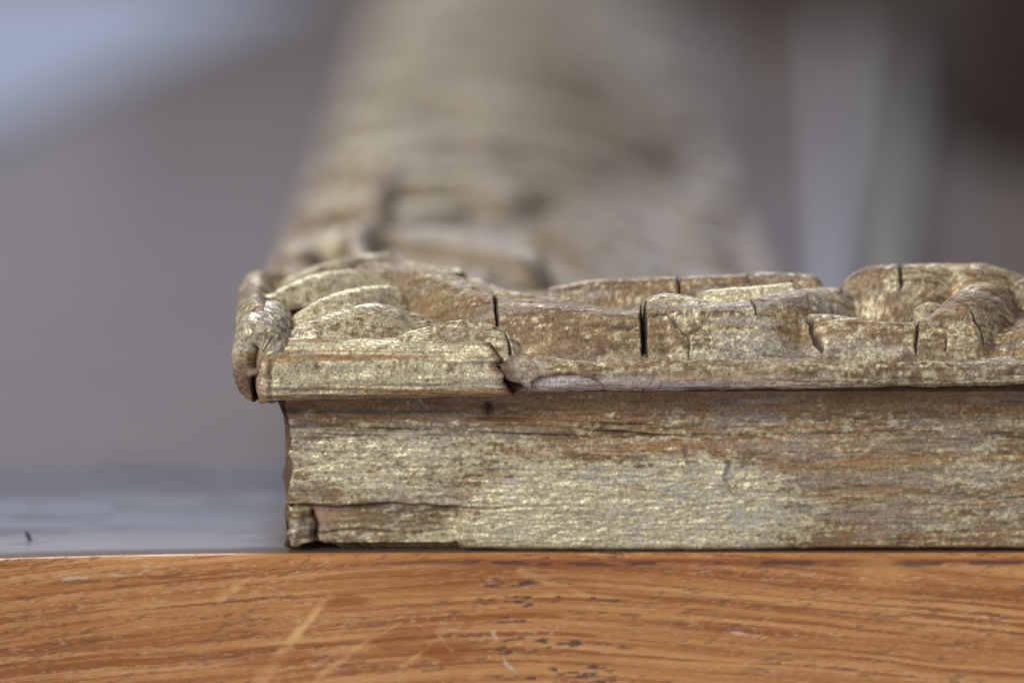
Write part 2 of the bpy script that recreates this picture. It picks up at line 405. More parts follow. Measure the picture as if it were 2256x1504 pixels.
def build_long_rail(name, length, swap):
    """a plain copy of the moulding; swap lays it along Y on the left"""
    P = rail_profile(False)
    s = np.linspace(0, 1, 260)[:, None] ** 1.25
    Yp, Zp = P[None, :, 0], P[None, :, 1]
    A = Yp + s * (length - 2 * Yp)
    B = np.repeat(Yp, len(s), 0); Z = np.repeat(Zp, len(s), 0)
    d = .5 * (fbm(A * .2, B * .3 + Z * .3, 4, 7) - .5)
    B = B + d * (B < 8); Z = Z + d * ((B > 3) & (Z > ZT - 1))
    rag = np.exp(-(A - YB) / 7.0) * (Z < ZL + .3) * (B < 12)
    B = B + rag * 1.0 * (fbm(Z * 1.1, A * .6, 3, 27) - .5); A = A + rag * .8 * (fbm(Z * 1.3, B * .7, 3, 28) - .5)
    c, g = gild(A, B + Z * .7, .28, .6, 200, .5, .12)
    c = mix(c, rgb(.22, .19, .175), .6 * ss(34, 54, B))
    c = mix(c, rgb(.10, .06, .03), .65 * ss(.45, .6, fbm(A * .05, B * .12, 3, 29)) * (Z > ZT - 1)); c = mix(c, rgb(.12, .06, .03), np.clip(rag * 1.5, 0, .85))
    if swap: V = np.stack([X0 + B, A, Z], -1)
    else: V = np.stack([X0 + A, B, Z], -1)
    V[..., 2] = np.maximum(V[..., 2], .05)
    return grid_mesh(name, V if not swap else V[:, ::-1], False, GILT, c if not swap else c[:, ::-1], g if not swap else g[:, ::-1], ends=True)

FRONT = build_front_rail(); FRONT["label"] = "front rail with bronze paint flaking off its face"
SIDE = link("rail", build_long_rail("side_rail", LY, True), FRAME)
def turned(o, parent):
    """the same piece on the opposite side: half a turn about the middle of the frame"""
    c = o.copy(); sc.collection.objects.link(c); c.parent = parent
    cx, cy = (X0 + LX / 2) / 1000, LY / 2000
    c.matrix_world = Matrix.Translation((cx, cy, 0)) @ Matrix.Rotation(math.pi, 4, 'Z') @ Matrix.Translation((-cx, -cy, 0)) @ o.matrix_basis
    return c
BACK = link("rail", build_long_rail("back_rail", LX, False), FRAME)
cx, cy = (X0 + LX / 2) / 1000, LY / 2000
HALF = Matrix.Translation((cx, cy, 0)) @ Matrix.Rotation(math.pi, 4, 'Z') @ Matrix.Translation((-cx, -cy, 0))
BACK.matrix_world = HALF
RIGHT = SIDE.copy(); sc.collection.objects.link(RIGHT); RIGHT.parent = FRAME; RIGHT.matrix_world = HALF

# ------------------------------------------------------------------ relief pieces swept along a line
BELL = np.array([(0, 0), (.28, -.02), (.52, -.09), (.72, -.24), (.86, -.46), (.95, -.75), (1.02, -1.1), (1.12, -1.45), (1.3, -1.75), (1.6, -2.0), (2.0, -2.3)])
def bell_section(m, flare, flat):
    t = np.linspace(-1, 1, m)
    q = np.concatenate([[0], np.cumsum(np.hypot(np.diff(BELL[:, 0]), np.diff(BELL[:, 1])))]); q /= q[-1]
    w = np.interp(abs(t), q, BELL[:, 0]); h = np.interp(abs(t), q, BELL[:, 1])
    k = np.ones(5) / 5
    w2 = np.sign(t) * w; w2 = np.convolve(np.pad(w2, 2, 'edge'), k, 'valid'); h = np.convolve(np.pad(h, 2, 'edge'), k, 'valid')
    h = np.where(h > -1, h * (1 - flat) - flat * np.where(abs(w2) > .8, -h * 0, 0), h)
    over = np.maximum(abs(w2) - 1, 0); w2 = np.sign(w2) * (np.minimum(abs(w2), 1) + over * flare)
    return t, w2, h
def sweep(pts, step=.16, m=72, expo=None, end=(1.0, 1.0), rough=.16, cracks=(), gilt=.45, seed=0,
          grey=.35, orange=.3, post=None, grain=.5, flare=.8, front=1.25, groove=0.0, ymin=.3, foot_dark=1.0):
    """pts: x, y, z of the ridge (mm), half width, height. A moulded relief with a flared foot, or a closed
    superellipse when expo is given. Returns V, col, gold."""
    C, s = catmull(pts, step)
    L = s[-1]
    T = np.gradient(C[:, :3], axis=0); T[:, 2] *= .3; T /= np.linalg.norm(T, axis=1, keepdims=True)
    up = np.array([0, 0, 1.0]); N = np.cross(up, T); N /= np.linalg.norm(N, axis=1, keepdims=True)
    B = np.cross(T, N)
    f = np.ones(len(s))
    for dist, R in ((s, end[0]), (L - s, end[1])):
        q = np.clip(dist / max(R, 1e-6), 0, 1); lo = .82 if R < .3 else .12; f = np.minimum(f, lo + (1 - lo) * np.sqrt(np.clip(1 - (1 - q) ** 2, 0, 1)))
    if expo:
        a = np.linspace(0, 2 * math.pi, m, endpoint=False); ca, sa = np.cos(a), np.sin(a)
        cx_ = np.sign(ca) * abs(ca) ** (2 / expo); sy_ = np.sign(sa) * abs(sa) ** (2 / expo); t = a
        hw, hh = C[:, 3] * f, C[:, 4] * (0.35 + .65 * f)
        V = C[:, None, :3] - up * C[:, 4][:, None, None] + N[:, None] * (hw[:, None] * cx_)[..., None] + B[:, None] * (hh[:, None] * sy_)[..., None]
    else:
        t, w, h = bell_section(m, flare, 0.0); a = t
        w = np.where(w < 0, w * front, w)
        h = h - groove * np.exp(-(t / .12) ** 2)
        hw, hh = C[:, 3] * (.25 + .75 * f), C[:, 4]
        V = C[:, None, :3] - up * ((1 - f) * C[:, 4] * 1.3)[:, None, None] + N[:, None] * (hw[:, None] * w)[..., None] + up * (hh[:, None] * h)[..., None]
    u = np.repeat(s[:, None], m, 1); arc = np.repeat(t[None], len(s), 0) * np.mean(C[:, 4]) * (1.0 if expo else 2.4)
    d = rough * 2.2 * (fbm(u * .28 + seed, arc * .35, 4, seed + 11) - .5) + rough * .9 * (fbm(u * 1.1, arc * 1.6, 3, seed + 12) - .5)
    d += rough * 1.2 * np.minimum(0, vn(u * .7, arc * .8, seed + 15) - .25) * 2
    crk = np.zeros_like(u)
    for (cu, wd, dep, wob, a0, a1) in cracks:   # crack across the piece, over part of the section
        line = cu + wob * (fbm(arc * .8, arc * 0 + cu, 3, seed + 13) - .5) * 2
        tt = np.repeat(t[None], len(s), 0); m_ = ss(a0 - .08, a0, tt) * ss(a1 + .08, a1, tt)
        e = np.exp(-((u - line) / wd) ** 2) * m_
        d -= dep * e; crk = np.maximum(crk, e)
    Nn = grid_normals(V, bool(expo))
    out = np.mean(Nn[:, m // 2, 2]) if not expo else np.mean(np.sum(Nn * (V - V.mean(1, keepdims=True)), -1))
    if out < 0: Nn = -Nn
    V = V + Nn * d[..., None]
    for dist, R in ((u, end[0]), (L - u, end[1])):   # broken ends follow a wandering crack
        if R < .3: V = V + T[:, None] * (np.exp(-dist / 1.2) * (.5 * (fbm(V[..., 2] * .55, V[..., 0] * 0, 3, 900) - .5) + .35 * (fbm(V[..., 2] * 1.6, V[..., 1] * .5, 3, 901) - .5)))[..., None]
    hv = (np.repeat(h[None], len(s), 0) if not expo else u * 0)
    c, g = gild(u + seed * 7.7, arc + C[:, 1].mean(), gilt + (0 if expo else .10 * ss(-.6, -.05, hv) - .12 * ss(-.7, -1.3, hv)), grain, 300 + seed, grey, orange)
    if not expo:                                # darker brown towards the foot of the relief
        gm = foot_dark * ss(-.9, -1.7, hv + .9 * (fbm(u * .5, arc * .5, 3, seed + 16) - .5)); c = mix(c, rgb(.115, .062, .028), .75 * gm); g = g * (1 - .7 * gm)
    c = mix(c, DARK, np.clip(1.2 * crk, 0, .95)); g = g * (1 - np.clip(1.3 * crk, 0, 1))
    if not expo:
        V[..., 1] = np.where(V[..., 1] < ymin + .5, ymin + .5 * np.exp((V[..., 1] - ymin - .5) / .5), V[..., 1])
        lowest = ZT - 1.5 + 1.3 * (fbm(V[..., 0] * .14, V[..., 0] * 0, 3, 903) - .5)
        V[..., 2] = np.where(V[..., 1] < 3.2, np.maximum(V[..., 2], lowest), np.where(V[..., 1] < 8, np.maximum(V[..., 2], ZL + .8), V[..., 2]))
        V[..., 1] += np.where(V[..., 1] < 2.4, 1.3 * ss(lowest + 1.3, lowest + .1, V[..., 2]), 0)
    if post is not None: V, c, g = post(V, c, g, u, a)
    if not expo:                                # close the underside
        bot = V[:, [-1, 0]].copy(); bot[..., 1] = np.maximum(bot[..., 1], 3.4); bot[..., 2] = np.where(bot[..., 1] < 8, np.maximum(bot[..., 2] - .6, ZL + .7), bot[..., 2] - .6)
        V = np.concatenate([V, bot], 1); c = np.concatenate([c, c[:, [-1, 0]]], 1); g = np.concatenate([g, g[:, [-1, 0]]], 1)
    if out < 0: V, c, g = V[:, ::-1], c[:, ::-1], g[:, ::-1]
    return V, c, g

def ridge(rows):
    """rows of photograph px, py, depth, half width, half height -> ridge line in mm"""
    out = []
    for px, py, Y, hw, hh in rows:
        p = U(px, py, Y); out.append((p[0], p[1], p[2], hw, hh))
    return out

ORN = []                                       # (name, mesh, where along the front)
def piece(name, rows, parent=FRONT, world=False, **kw):
    pts = rows if world else ridge(rows)
    V, c, g = sweep(pts, **kw)
    me = grid_mesh(name, V, True, GILT, c, g)
    o = link(name, me, parent); ORN.append(o); return o

# ---- lip strips
def strip_post(kind):
    def f(V, c, g, u, a):
        x, y, z = V[..., 0], V[..., 1], V[..., 2]
        px = x / S + 1128
        py = 768 + (ZT - z) / S
        frontm = ss(.2, -.3, np.cos(a) if False else np.repeat(0 * a[None], len(u), 0))
        sk = z + .9 * fbm(x * .09, z * .3, 4, 70) + .014 * x
        gro = .6 * (fbm(x * .07, sk * 2.4, 4, 71 if kind == 1 else 72) - .5) + .5 * (fbm(x * .35, sk * 4.0, 3, 68) - .5)
        y = y + np.where(y < 2.5, -.55 * gro, 0)
        if kind == 1:
            # ragged right end, rounded worn left end
            e = ss(1020, 1095, px)
            x = x + e * (1.3 * (fbm(z * .9, z * 0, 3, 73) - .5) * 2 + .020 * (py - 800) * .8)
            y = y + .5 * np.exp(-((px - 610 - .3 * (760 - py)) / 5) ** 2) * ss(740, 760, py) * ss(835, 815, py)
            y = y + .35 * np.exp(-((px - 596) / 4) ** 2) * ss(815, 825, py)
            c = mix(c, DARK, .8 * np.exp(-((px - 610 - .3 * (760 - py)) / 4) ** 2) * ss(740, 760, py) * ss(835, 815, py))
            c = mix(c, ORANGE * .8, .8 * ss(.56, .66, fbm(x * .03, z * 1.5, 4, 74)))
            g = g * (1 - .6 * ss(.56, .66, fbm(x * .03, z * 1.5, 4, 74)))
            c = mix(c, rgb(.13, .05, .02), ss(1065, 1100, px + 16 * (fbm(x, z, 2, 75) - .5)))
            c = mix(c, PINK, .5 * ss(600, 575, px))
        else:
            e = ss(1190, 1112, px)
            x = x + e * (1.1 * (fbm(z * 1.1, z * 0 + y * .4, 3, 76) - .5) * 2 + .025 * (py - 800))
            # shallow chip with a reddish rim
            el = np.hypot((px - 1245) / 92, (py - 862) / 40)
            ch = ss(1.04, .97, el)
            y = y + .55 * ch * (y < 2.5)
            c = mix(c, rgb(.55, .52, .53), .85 * ss(1.0, .9, el)); c = mix(c, rgb(.33, .12, .055), .9 * np.exp(-((el - 1.0) / .06) ** 2))
            c = mix(c, rgb(.55, .33, .22), .8 * np.exp(-((py - 852) / 4) ** 2) * ss(.95, .8, el))
            g = g * (1 - ss(1.15, 1.0, el))
            bare = ss(.45, .6, fbm(x * .045, z * .9, 4, 77)) * ss(2000, 1500, px) * .85
            bare = np.maximum(bare, .45 * ss(1230, 1160, px))
            cw = mix(rgb(.43, .385, .35), rgb(.50, .34, .24), ss(.35, .65, fbm(x * .10, z * 3.0, 4, 78)))
            cw = mix(cw, rgb(.15, .09, .06), .7 * ss(.58, .7, fbm(x * .09, z * 4.0, 4, 79)))
            c = mix(c, cw, bare); g = g * (1 - .8 * bare)
            c = mix(c, rgb(.10, .05, .03), ss(1150, 1118, px + 14 * (fbm(x, z, 2, 75) - .5)) * .8)  # end at the break darkened, shadow painted into the colour
        return np.stack([x, y, z], -1), c, g
    return f
def strip_rows(x0, x1, top, bot, yf, yb, n=6):
    rows = []
    for k in range(n):
        t = k / (n - 1); px = x0 + (x1 - x0) * t
        tp, bt = top[0] + (top[1] - top[0]) * t, bot[0] + (bot[1] - bot[0]) * t
        zt, zb = ZP(tp, yf + .8), ZP(bt, yf + .8)
        rows.append((XP(px), (yf + yb) / 2, zt, (yb - yf) / 2, (zt - zb) / 2))
    return rows
piece("lip_strip", strip_rows(559, 1098, (745, 752), (886, 874), 0, 4.4), world=True, step=.14, m=110, expo=2.9, end=(1.3, .3),
      rough=.13, gilt=.66, seed=1, grain=1.0, post=strip_post(1), orange=.6)["label"] = "loose left length of the gilded lip"
rr = strip_rows(1110, 2275, (781, 783), (868, 850), .2, 4.4, 10)
rr += [(XP(2275) + 90, rr[-1][1], rr[-1][2], rr[-1][3], rr[-1][4]), (X0 + LX - 6, rr[-1][1], rr[-1][2], rr[-1][3], rr[-1][4])]
piece("lip_strip", rr, world=True, step=.16, m=96, expo=2.9, end=(.2, .3), rough=.15, gilt=.40, seed=2, grain=1.0, post=strip_post(2), grey=.5)["label"] = "bare grey-brown length of the lip with a chip"
# lip of the left rail, its worn end stands at the corner
def side_lip_post(V, c, g, u, a):
    x, y, z = V[..., 0], V[..., 1], V[..., 2]; py = 768 + (ZT - z) / S
    c, g = gild(x * 1.1 + y * .6, z * .8 + y * .3, .50, .3, 640, .6, .2)
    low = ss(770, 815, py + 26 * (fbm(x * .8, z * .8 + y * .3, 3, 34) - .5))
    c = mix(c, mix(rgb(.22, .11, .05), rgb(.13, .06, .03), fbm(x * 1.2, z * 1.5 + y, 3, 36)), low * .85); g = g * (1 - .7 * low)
    c = mix(c, rgb(.44, .43, .38), .2 * ss(765, 735, py))
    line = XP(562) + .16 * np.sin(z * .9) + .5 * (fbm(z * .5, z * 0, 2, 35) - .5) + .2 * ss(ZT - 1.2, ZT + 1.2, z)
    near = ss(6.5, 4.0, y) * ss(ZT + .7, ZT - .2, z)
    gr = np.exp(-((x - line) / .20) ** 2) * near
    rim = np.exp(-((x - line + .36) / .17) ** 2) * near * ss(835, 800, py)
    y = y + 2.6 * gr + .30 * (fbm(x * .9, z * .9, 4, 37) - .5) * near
    c = mix(c, rgb(.72, .71, .68), .85 * rim); c = mix(c, DARK, np.clip(1.3 * gr, 0, .97)); g = g * (1 - np.maximum(gr, rim * .8))  # groove painted near-black for the shade of the gap; pale gesso rim beside
    return np.stack([x, y, z], -1), c, g
zt, zb = ZP(682, 3), ZP(880, 2)
hz = (zt - zb) / 2
sl = [(XP(574), .15, zt - 1.5, 3.0, hz - .75), (XP(575), 1.6, zt - .6, 3.15, hz - .1), (XP(576), 6, zt, 3.2, hz), (XP(580), 20, zt - .4, 3.3, hz - .2), (XP(582), 34, zt - 1.2, 3.4, hz - .6)]
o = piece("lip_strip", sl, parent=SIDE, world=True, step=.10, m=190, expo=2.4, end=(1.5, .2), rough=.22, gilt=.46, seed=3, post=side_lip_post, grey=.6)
o["label"] = "worn rounded end of the side lip at the corner"
z1 = sl[-1]
piece("lip_strip", [z1, (XP(582), 36, z1[2], 3.4, z1[4]), (XP(582), 220, ZT + 1.2, 3.3, (ZT - ZL) / 2 + .6), (XP(582), LY - 6, ZT + 1.2, 3.3, (ZT - ZL) / 2 + .6)], parent=SIDE, world=True, step=1.5, m=48, expo=2.4, end=(.2, .5), rough=.3, gilt=.35, seed=33, grey=.6)

# ---- carved relief of the front rail: every scroll and leaf grows out of one ground
PI = math.pi
BUMP = []
def bump(name, rows, wide=1.15, expo=2.3, gilt=.4, grey=.35, orange=.3, seed=0, k=.55, groove=None):
    BUMP.append(dict(name=name, rows=ridge(rows), wide=wide, expo=expo, gilt=gilt, grey=grey, orange=orange, seed=seed, k=k, groove=groove))
# corner leaf
bump("leaf_lobe", [(655, 716, 3.0, 1.0, 1.6), (695, 703, 3.6, 1.8, 2.2), (760, 683, 4.6, 2.2, 2.6), (830, 668, 5.8, 2.2, 2.6), (915, 694, 7.0, 1.6, 2.2)], gilt=.60, k=.5)
bump("leaf_lobe", [(655, 692, 7.4, 1.1, 1.8), (720, 655, 8.6, 1.6, 2.3), (800, 632, 10, 1.8, 2.6), (868, 628, 12, 1.6, 2.4)], gilt=.72, k=.3)
bump("leaf_lobe", [(585, 656, 11, 1.3, 2.2), (650, 622, 13, 1.9, 2.7), (730, 598, 15, 2.0, 2.9), (835, 592, 17.5, 1.8, 2.6)], gilt=.66, k=.3)
bump("leaf_lobe", [(640, 612, 18.5, 1.6, 2.6), (720, 578, 20.5, 1.9, 3.0), (800, 562, 22.5, 2.1, 3.0), (850, 556, 24.5, 1.8, 2.4)], gilt=.6, k=.3)
bump("leaf_lobe", [(575, 714, 8.4, .9, 1.5), (612, 700, 8.6, 1.1, 2.0), (648, 704, 8.6, .9, 1.5)], gilt=.7, grey=.6, k=.3, expo=3)
bump("leaf_knob", [(566, 676, 3.6, 2.0, 3.4), (562, 655, 7.5, 2.3, 4.4), (560, 628, 13, 2.4, 5.0), (568, 596, 19, 2.5, 5.0), (606, 600, 21, 2.4, 4.6)], gilt=.46, grey=.5, orange=.1, k=.4)
# stem sweeping down from the corner to the break
bump("scroll", [(884, 622, 19.5, 2.0, 2.6), (905, 592, 17, 2.8, 3.2), (960, 598, 14, 3.0, 3.3), (1020, 624, 10.8, 3.0, 3.2), (1088, 654, 7.8, 3.2, 3.1),
                (1180, 664, 6.2, 3.6, 3.2), (1300, 676, 5.0, 3.6, 3.0), (1396, 690, 4.3, 3.4, 2.8), (1412, 692, 4.2, 3.4, 2.8)], wide=1.1, expo=4.0, gilt=.32, orange=.2, k=.7)
bump("leaf_tongue", [(882, 738, 1.9, 1.0, 1.5), (930, 722, 1.9, 1.7, 2.0), (1000, 707, 2.1, 2.1, 2.4), (1070, 712, 2.3, 2.0, 2.4), (1122, 742, 2.5, 1.3, 1.9)], gilt=.66, grey=.2, k=.35)
# second scroll
bump("scroll", [(1432, 668, 4.8, 2.6, 2.7), (1446, 656, 5.0, 2.8, 2.8), (1480, 648, 5.2, 3.0, 3.0), (1560, 664, 4.7, 3.3, 3.1), (1650, 664, 4.9, 3.2, 3.0), (1730, 646, 6.6, 2.9, 2.9), (1800, 635, 9.2, 2.6, 2.7), (1866, 638, 12.5, 2.2, 2.5)],
     wide=1.12, expo=3.3, gilt=.46, grey=.6, k=.8)
bump("scroll_band", [(1225, 632, 13, 1.4, 1.8), (1300, 618, 12.4, 1.7, 2.2), (1400, 612, 11.6, 1.9, 2.4), (1500, 610, 11.2, 1.9, 2.4), (1600, 606, 11.4, 1.9, 2.4), (1700, 600, 12.0, 1.9, 2.3), (1782, 604, 12.6, 1.6, 2.0)], expo=3, gilt=.36, grey=.4, k=.5)
bump("scroll_band", [(1560, 640, 8.8, .9, 1.2), (1660, 630, 9.0, 1.2, 1.5), (1750, 624, 9.6, 1.0, 1.2)], gilt=.85, grey=.3, k=.5)
# third scroll, a C with a rolled head
bump("scroll", [(1786, 700, 6.2, 1.5, 2.2), (1806, 690, 4.8, 2.4, 2.7), (1870, 699, 3.3, 3.0, 3.0), (1950, 710, 2.8, 3.2, 3.1), (2024, 710, 2.7, 3.3, 3.1), (2075, 694, 3.1, 3.3, 3.2), (2115, 660, 4.6, 3.1, 3.3), (2155, 626, 7.4, 3.0, 3.2), (2190, 632, 10.5, 2.5, 2.8), (2196, 652, 13.5, 1.8, 2.2)],
     wide=1.1, expo=3.1, gilt=.44, grey=.45, k=.7)
bump("scroll", [(2225, 735, 3.6, 1.6, 2.2), (2250, 718, 4.2, 2.2, 2.6), (2290, 708, 3.6, 2.7, 3.0), (2370, 712, 2.8, 2.9, 3.0), (2440, 700, 3.2, 2.8, 3.0), (2500, 650, 6, 2.4, 3)], gilt=.34, grey=.5, k=.8)
bump("scroll_band", [(1884, 606, 13, 1.6, 2.6), (1925, 587, 12.2, 2.4, 3.0), (2003, 582, 12, 2.7, 3.2), (2100, 580, 12.2, 2.8, 3.2), (2180, 584, 12.8, 2.6, 3.0), (2240, 604, 13.4, 2.4, 2.8), (2310, 622, 14, 1.6, 2.2)], expo=2.8, gilt=.42, k=.9)
bump("scroll_bead", [(2026, 668, 6.6, .8, 1.0), (2048, 662, 6.8, 1.2, 1.3), (2075, 668, 7.2, .8, 1.0)], gilt=.7, k=.5)
bump("leaf_rib", [(1135, 646, 12, .8, 1.0), (1200, 653, 11, 1.0, 1.2), (1300, 668, 9.4, 1.0, 1.2), (1400, 684, 8.2, 1.0, 1.1)], gilt=.35, grey=.9, k=.6)
bump("leaf_rib", [(900, 577, 24, 1.3, 1.5), (1000, 598, 20, 1.6, 1.6), (1100, 634, 15, 1.4, 1.4), (1180, 650, 13, 1.0, 1.0)], gilt=.5, grey=.9, k=.6)
bump("leaf_rib", [(1620, 712, 3.6, .7, .9), (1700, 702, 4.4, .9, 1.0), (1765, 682, 6.4, .7, .8)], gilt=.4, grey=.6, k=.9)

CRACK = [([(1084, 13), (1090, 7.5), (1097, 3.0), (1121, 1.7), (1127, .5)], .12, 1.3), ([(1417, 7.2), (1418, 5), (1419, .5)], .20, 3.2),
         ([(1424, 2.7), (1462, 2.6), (1480, 2.2), (1500, 1.75), (1518, 1.6), (1521, .7)], .10, .4), ([(1518, 1.6), (1530, 1.8), (1550, 1.85)], .10, .3), ([(1655, 6.0), (1664, 4.0), (1672, 2.6)], .10, .55),
         ([(2018, 6.0), (2026, 3.4), (2027, 2.2), (2019, .9)], .12, 1.0), ([(2116, 3.6), (2140, 2.9), (2152, 2.2), (2170, 1.9)], .11, .6), ([(1503, 14.5), (1503, 12), (1505, 8.8)], .11, .9),
         ([(2004, 16), (2005, 12), (2003, 9.6)], .14, 1.0), ([(1786, 4.0), (1797, 2.2), (1812, 1.2)], .15, .8), ([(2086, 1.0), (2090, 1.6)], .11, .5), ([(1866, 14), (1872, 10)], .13, .8)]

def build_relief():
    xs = np.arange(XP(505), XP(2340), .1)
    ys = np.concatenate([np.arange(.45, 7, .085), np.arange(7, 14, .13), np.arange(14, 27.5, .26)])
    X, Y = np.meshgrid(xs, ys, indexing='ij')
    gy = np.array([.45, .8, 1.3, 2.0] + GY); gz = np.array([ZP(806, .45), ZP(794, .8), ZP(784, 1.3), ZP(776, 2.0)] + GZ)
    G = np.interp(Y, gy, gz) - 10.0 * ss(22, 64, Y)
    G = G + .55 * (fbm(X * .22, Y * .35, 4, 9) - .5) * ss(.6, 3, Y)
    Hh = G.copy(); own = np.full(X.shape, -1, int)
    wx = X + .5 * (fbm(X * .3, Y * .3, 3, 501) - .5); wy = Y + .5 * (fbm(X * .3, Y * .3, 3, 502) - .5)
    for b, q in enumerate(BUMP):
        C, _ = catmull(q['rows'], .35)
        R = (C[:, 3] * q['wide']).max() * 2.2
        ii = np.where((xs > C[:, 0].min() - R) & (xs < C[:, 0].max() + R))[0]; jj = np.where((ys > C[:, 1].min() - R) & (ys < C[:, 1].max() + R))[0]
        if not len(ii) or not len(jj): continue
        sl = np.s_[ii[0]:ii[-1] + 1, jj[0]:jj[-1] + 1]
        x, y = wx[sl], wy[sl]; best = np.full(x.shape, -1e3); dd = np.full(x.shape, 9.0)
        for c in C:
            d = np.hypot(x - c[0], y - c[1]) / (c[3] * q['wide'])
            np.maximum(best, c[2] - c[4] * d ** q['expo'], out=best); np.minimum(dd, d, out=dd)
        gd = {'leaf_lobe': (.5, .22), 'scroll': (.66, .20), 'scroll_band': (.6, .18)}.get(q['name'])
        if gd: best = best - gd[1] * np.exp(-((dd - gd[0]) / .075) ** 2) * ss(.3, .55, fbm(x * .25, y * .4, 2, 60 + b))
        h0 = Hh[sl]; k = q['k'] + .45
        t = np.maximum(k - abs(h0 - best), 0) / k
        own[sl] = np.where(best > h0, b, own[sl])
        Hh[sl] = np.maximum(h0, best) + t * t * k / 4
    # the carving may not stand out past the lip
    lim = np.interp(Y, [.45, .6, .9, 1.4, 2.0, 2.8, 4], [ZP(806, .45), ZP(790, .6), ZP(768, .9), ZP(742, 1.4), ZP(716, 2.0), ZP(640, 2.8), 80.0]) + .35 * (fbm(X * .3, Y * 0, 3, 503) - .5)
    t = np.maximum(.7 - abs(Hh - lim), 0) / .7
    Hh = np.minimum(Hh, lim) - t * t * .7 / 4
    for (hx, hy, rx, ry, dp_) in [(1965, 8.0, 3.6, 1.6, 1.3), (2112, 9.3, 1.3, 1.7, 1.7), (868, 14.5, .9, 2.0, 1.2), (1840, 6.5, 1.8, 1.2, .8), (1330, 9.0, 3.5, 1.0, .8)]:
        Hh = Hh - dp_ * np.exp(-((X - XP(hx)) / rx) ** 2 - ((Y - hy) / ry) ** 2)
    # tool marks, pits, grain
    Hh = Hh + .22 * (fbm(X * .5, Y * .8, 4, 504) - .5) + .10 * (fbm(X * 1.6, Y * 2.4, 3, 505) - .5) - .30 * ss(.72, .85, vn(X * .8, Y * 1.1, 506)) * ss(.5, .7, vn(X * .2, Y * .2, 507))
    crk = np.zeros_like(X)
    jx, jy = X + .35 * (fbm(X * .9, Y * .9 + Hh * .5, 3, 508) - .5), Y + .5 * (fbm(X * .8, Y * .8, 3, 509) - .5)
    for pts, wd, dep in CRACK:
        pts = [(XP(a), b) for a, b in pts]
        for (x0, y0), (x1, y1) in zip(pts[:-1], pts[1:]):
            ii = np.where((xs > min(x0, x1) - 2) & (xs < max(x0, x1) + 2))[0]; sl = np.s_[ii[0]:ii[-1] + 1]
            dx, dy = x1 - x0, y1 - y0
            t = np.clip(((jx[sl] - x0) * dx + (jy[sl] - y0) * dy) / (dx * dx + dy * dy), 0, 1)
            e = np.exp(-(np.hypot(jx[sl] - x0 - t * dx, jy[sl] - y0 - t * dy) / wd) ** 2) * (1 if dep > 1 else 1)
            crk[sl] = np.maximum(crk[sl], e * dep)
    Hh = Hh - crk
    px = X / S + 1128
    pit = ss(1.0, .8, np.maximum(abs(px - 621) / 18, abs(Y - 5.7) / 2.1)); Hh = np.where(pit > 0, Hh - 4.5 * pit, Hh)
    V = np.stack([X, Y, Hh], -1)
    # colour
    par = np.array([[q['gilt'], q['grey'], q['orange']] for q in BUMP] + [[.30, .55, .35]])[own]
    for _ in range(3):                          # soften the change from one piece to the next
        par[1:-1] = (par[:-2] + par[1:-1] + par[2:]) / 3; par[:, 1:-1] = (par[:, :-2] + par[:, 1:-1] + par[:, 2:]) / 3
    v = Y * .8 + Hh
    c, g = gild(X, v, par[..., 0] - .07 + .22 * (fbm(X * .25, v * .4, 3, 510) - .5), .55, 520, par[..., 1], par[..., 2])
    gm = ss(.55, .68, fbm(X * .16, v * .35, 4, 511)); c = mix(c, rgb(.16, .095, .05), .5 * gm); g = g * (1 - .5 * gm)
    dk = np.clip(2.2 * crk, 0, .95); c = mix(c, DARK, dk); g = g * (1 - dk)
    c = mix(c, DARK * .6, pit); g = g * (1 - pit)  # corner hole again: its shade is painted in near-black
    # one object for each scroll, leaf and band, cut from the same surface
    n, m = X.shape
    idx = np.arange(n * m).reshape(n, m)
    q4 = np.stack([idx[:-1, :-1], idx[1:, :-1], idx[1:, 1:], idx[:-1, 1:]], -1).reshape(-1, 4)
    fo = own[:-1, :-1].reshape(-1)
    keep = ((fo >= 0) & ((Y > 2.2) | (X > XP(572)))[:-1, :-1].reshape(-1)) | (((X - X0 > Y - 2.0) & ((X > XP(600)) | (Y > 7)))[:-1, :-1].reshape(-1))
    verts = V.reshape(-1, 3); cols = c.reshape(-1, 3); gs = g.reshape(-1)
    Nn = grid_normals(V, False); Nn = np.where(Nn[..., 2:3] < 0, -Nn, Nn).reshape(-1, 3)
    out = []
    for b in range(-1, len(BUMP)):
        f = q4[(fo == b) & keep]
        if not len(f): continue
        u, inv = np.unique(f.reshape(-1), return_inverse=True); F = inv.reshape(-1, 4)
        nm = "relief_ground" if b < 0 else BUMP[b]['name']
        me = bpy.data.meshes.new(nm)
        me.vertices.add(len(u)); me.vertices.foreach_set("co", (verts[u] / 1000).reshape(-1))
        me.loops.add(F.size); me.loops.foreach_set("vertex_index", F.reshape(-1).astype(np.int32))
        me.polygons.add(len(F)); me.polygons.foreach_set("loop_start", (np.arange(len(F)) * 4).astype(np.int32)); me.polygons.foreach_set("loop_total", np.full(len(F), 4, np.int32))
        me.polygons.foreach_set("use_smooth", np.ones(len(F), bool)); me.update(calc_edges=True)
        c4 = np.ones((len(u), 4), np.float32); c4[:, :3] = np.clip(cols[u], 0, 1); c4[:, 3] = gs[u]
        at = me.attributes.new("tint", 'FLOAT_COLOR', 'POINT'); at.data.foreach_set("color", c4.reshape(-1))
        me.normals_split_custom_set_from_vertices(Nn[u].tolist())
        me.materials.append(GILT)
        out.append(link(nm, me, FRONT))
    return out
RELIEF = build_relief()

